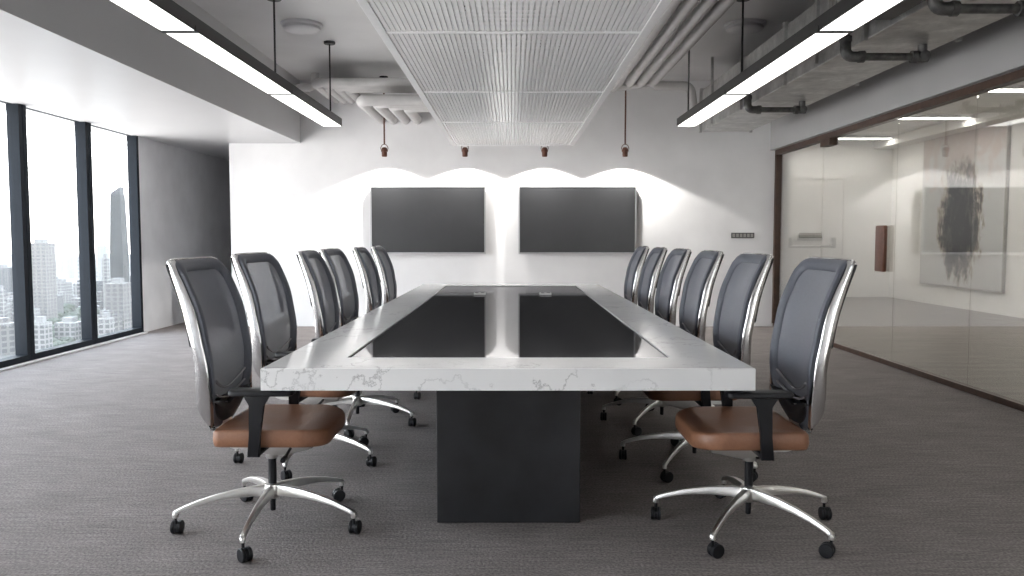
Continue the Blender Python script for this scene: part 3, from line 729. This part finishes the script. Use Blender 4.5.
tower('apartment_tower.009', 52, 68, 282, 1000, 'f_white', 'white slab block right of the beige tower')
tower('apartment_tower.010', 34, 48, 322, 560, 'f_white', 'white balconied block low at the second window')
tower('apartment_tower.011', 40, 58, 296, 820, 'f_grey', 'grey mid rise below the beige tower')
tower('apartment_tower.012', 60, 80, 322, 640, 'f_white', 'low white flats beside the trees')
# low rise sprawl
taken = [(o.location.x, o.location.y, max((abs(v.co.x) for ch in o.children if ch.type == 'MESH' for v in ch.data.vertices), default=10)*1.5) for o in COL.objects if o.get('category') == 'building']
def free(x, y, r):
    for a, b, q in taken:
        if (a-x)**2+(b-y)**2 < (q+r)**2: return False
    taken.append((x, y, r)); return True
tp = None
i = 0; tries = 0
while i < 70 and tries < 4000:
    tries += 1
    D = random.uniform(580, 900); xx = random.uniform(46, 90) if i < 55 else random.uniform(0, 130); X, _ = px(xx, 300, D)
    s_ = random.uniform(4.8, 7.6)
    if not free(X, D, s_*1.55): continue
    i += 1
    if tp is None:
        b = MB(); bmesh.ops.create_icosphere(b.bm, subdivisions=3, radius=1)
        for v in b.bm.verts:
            n = v.co.normalized(); v.co = n*(1+.18*math.sin(n.x*9)*math.cos(n.y*8+n.z*7)+.08*random.random()); v.co.z = v.co.z*.75+1.0
        b.lathe([(.12, 0), (.08, .6)], segs=6)
        o = tp = b.build('city_tree', 'foliage', None, True)
    else: o = tp.copy(); COL.objects.link(o)
    o.location = (X, D, GZ); o.scale = (s_*1.2, s_*1.2, s_); o.rotation_euler = (0, 0, random.uniform(0, 6))
    tag(o, 'green tree among the low city buildings below the windows', 'tree', 'trees in the city below')
kinds = ['f_white', 'f_beige', 'f_grey', 'f_white']
protos = {}; n_ = 0
while n_ < 95:
    far = n_ >= 78
    D = random.uniform(1510, 1900) if far else random.uniform(575, 1080); rat = random.uniform(.46, .70); m = random.choice(kinds); sh = random.randrange(3)
    s_ = random.uniform(.7, 1.4)*(1+max(0, (D-900)/1400))
    if not free(-rat*D, D, (11, 15.5, 11)[sh]*s_): n_ += .02; continue
    n_ = int(n_)+1
    key = (m, sh)
    if key not in protos:
        b = MB(); wx, wy, hh = ((16, 14, 18), (26, 14, 11), (13, 16, 27))[sh]
        b.b2(-wx/2, wx/2, -wy/2, wy/2, 0, hh); b.b2(-wx/4, wx/5, -wy/4, wy/4, hh, hh+3)
        o = b.build('city_building', m); protos[key] = o
    else:
        o = protos[key].copy(); COL.objects.link(o)
    o.location = (-rat*D, D, GZ); o.rotation_euler = (0, 0, random.uniform(-.6, .6)); o.scale = (s_, s_, s_*random.uniform(.7, 1.1))
    tag(o, 'small low-rise building in the hazy city below the windows', 'building', 'low-rise buildings in the city')
# haze
hz = bpy.data.materials.new('city_haze'); hz.use_nodes = True; nt = hz.node_tree; nt.nodes.clear()
ou = N(nt, 'ShaderNodeOutputMaterial'); vs = N(nt, 'ShaderNodeVolumeScatter'); vs.inputs['Color'].default_value = (1, .985, .97, 1); vs.inputs['Density'].default_value = .00012
nt.links.new(vs.outputs[0], ou.inputs['Volume'])
o = MB().b2(-700, -40, 200, 545, GZ+.5, 190).build('city_haze', hz); tag(o, 'thin pale haze hanging in front of the city', 'haze', kind='stuff')
hz2 = hz.copy(); hz2.node_tree.nodes['Volume Scatter'].inputs['Density'].default_value = .0006
o = MB().b2(-1600, -300, 1150, 1440, GZ+.5, 190).build('city_haze', hz2); tag(o, 'pale haze veiling the farthest towers', 'haze', kind='stuff')

# ------------------------------------------------------------------ world, camera, output
wd = bpy.data.worlds.new('overcast_sky'); sc.world = wd; wd.use_nodes = True
nt = wd.node_tree; bg = nt.nodes['Background']
tc = N(nt, 'ShaderNodeTexCoord'); sep = N(nt, 'ShaderNodeSeparateXYZ'); nt.links.new(tc.outputs['Generated'], sep.inputs[0])
nt.links.new(ramp(nt, sep.outputs['Z'], [(0, (1, .975, .955)), (.25, (.86, .93, 1)), (1, (.70, .85, 1))]), bg.inputs['Color'])
bg.inputs['Strength'].default_value = 4.4

cam = bpy.data.cameras.new('camera'); co = bpy.data.objects.new('camera', cam); COL.objects.link(co)
cam.sensor_width = 36; cam.lens = 800/1024*36; cam.clip_end = 6000; cam.clip_start = .05
co.location = (0, 0, 1.2); co.rotation_euler = (PI/2-math.atan(50.5/800), 0, 0)
sc.camera = co
vsx = sc.view_settings; vsx.view_transform = 'Standard'; vsx.look = 'None'; vsx.gamma = 1; vsx.exposure = 1.05; vsx.use_curve_mapping = False
c = sc.cycles
c.use_denoising = True; c.max_bounces = 10; c.diffuse_bounces = 5; c.glossy_bounces = 5; c.transparent_max_bounces = 24; c.volume_bounces = 1
c.sample_clamp_indirect = 6; c.caustics_reflective = False; c.caustics_refractive = False
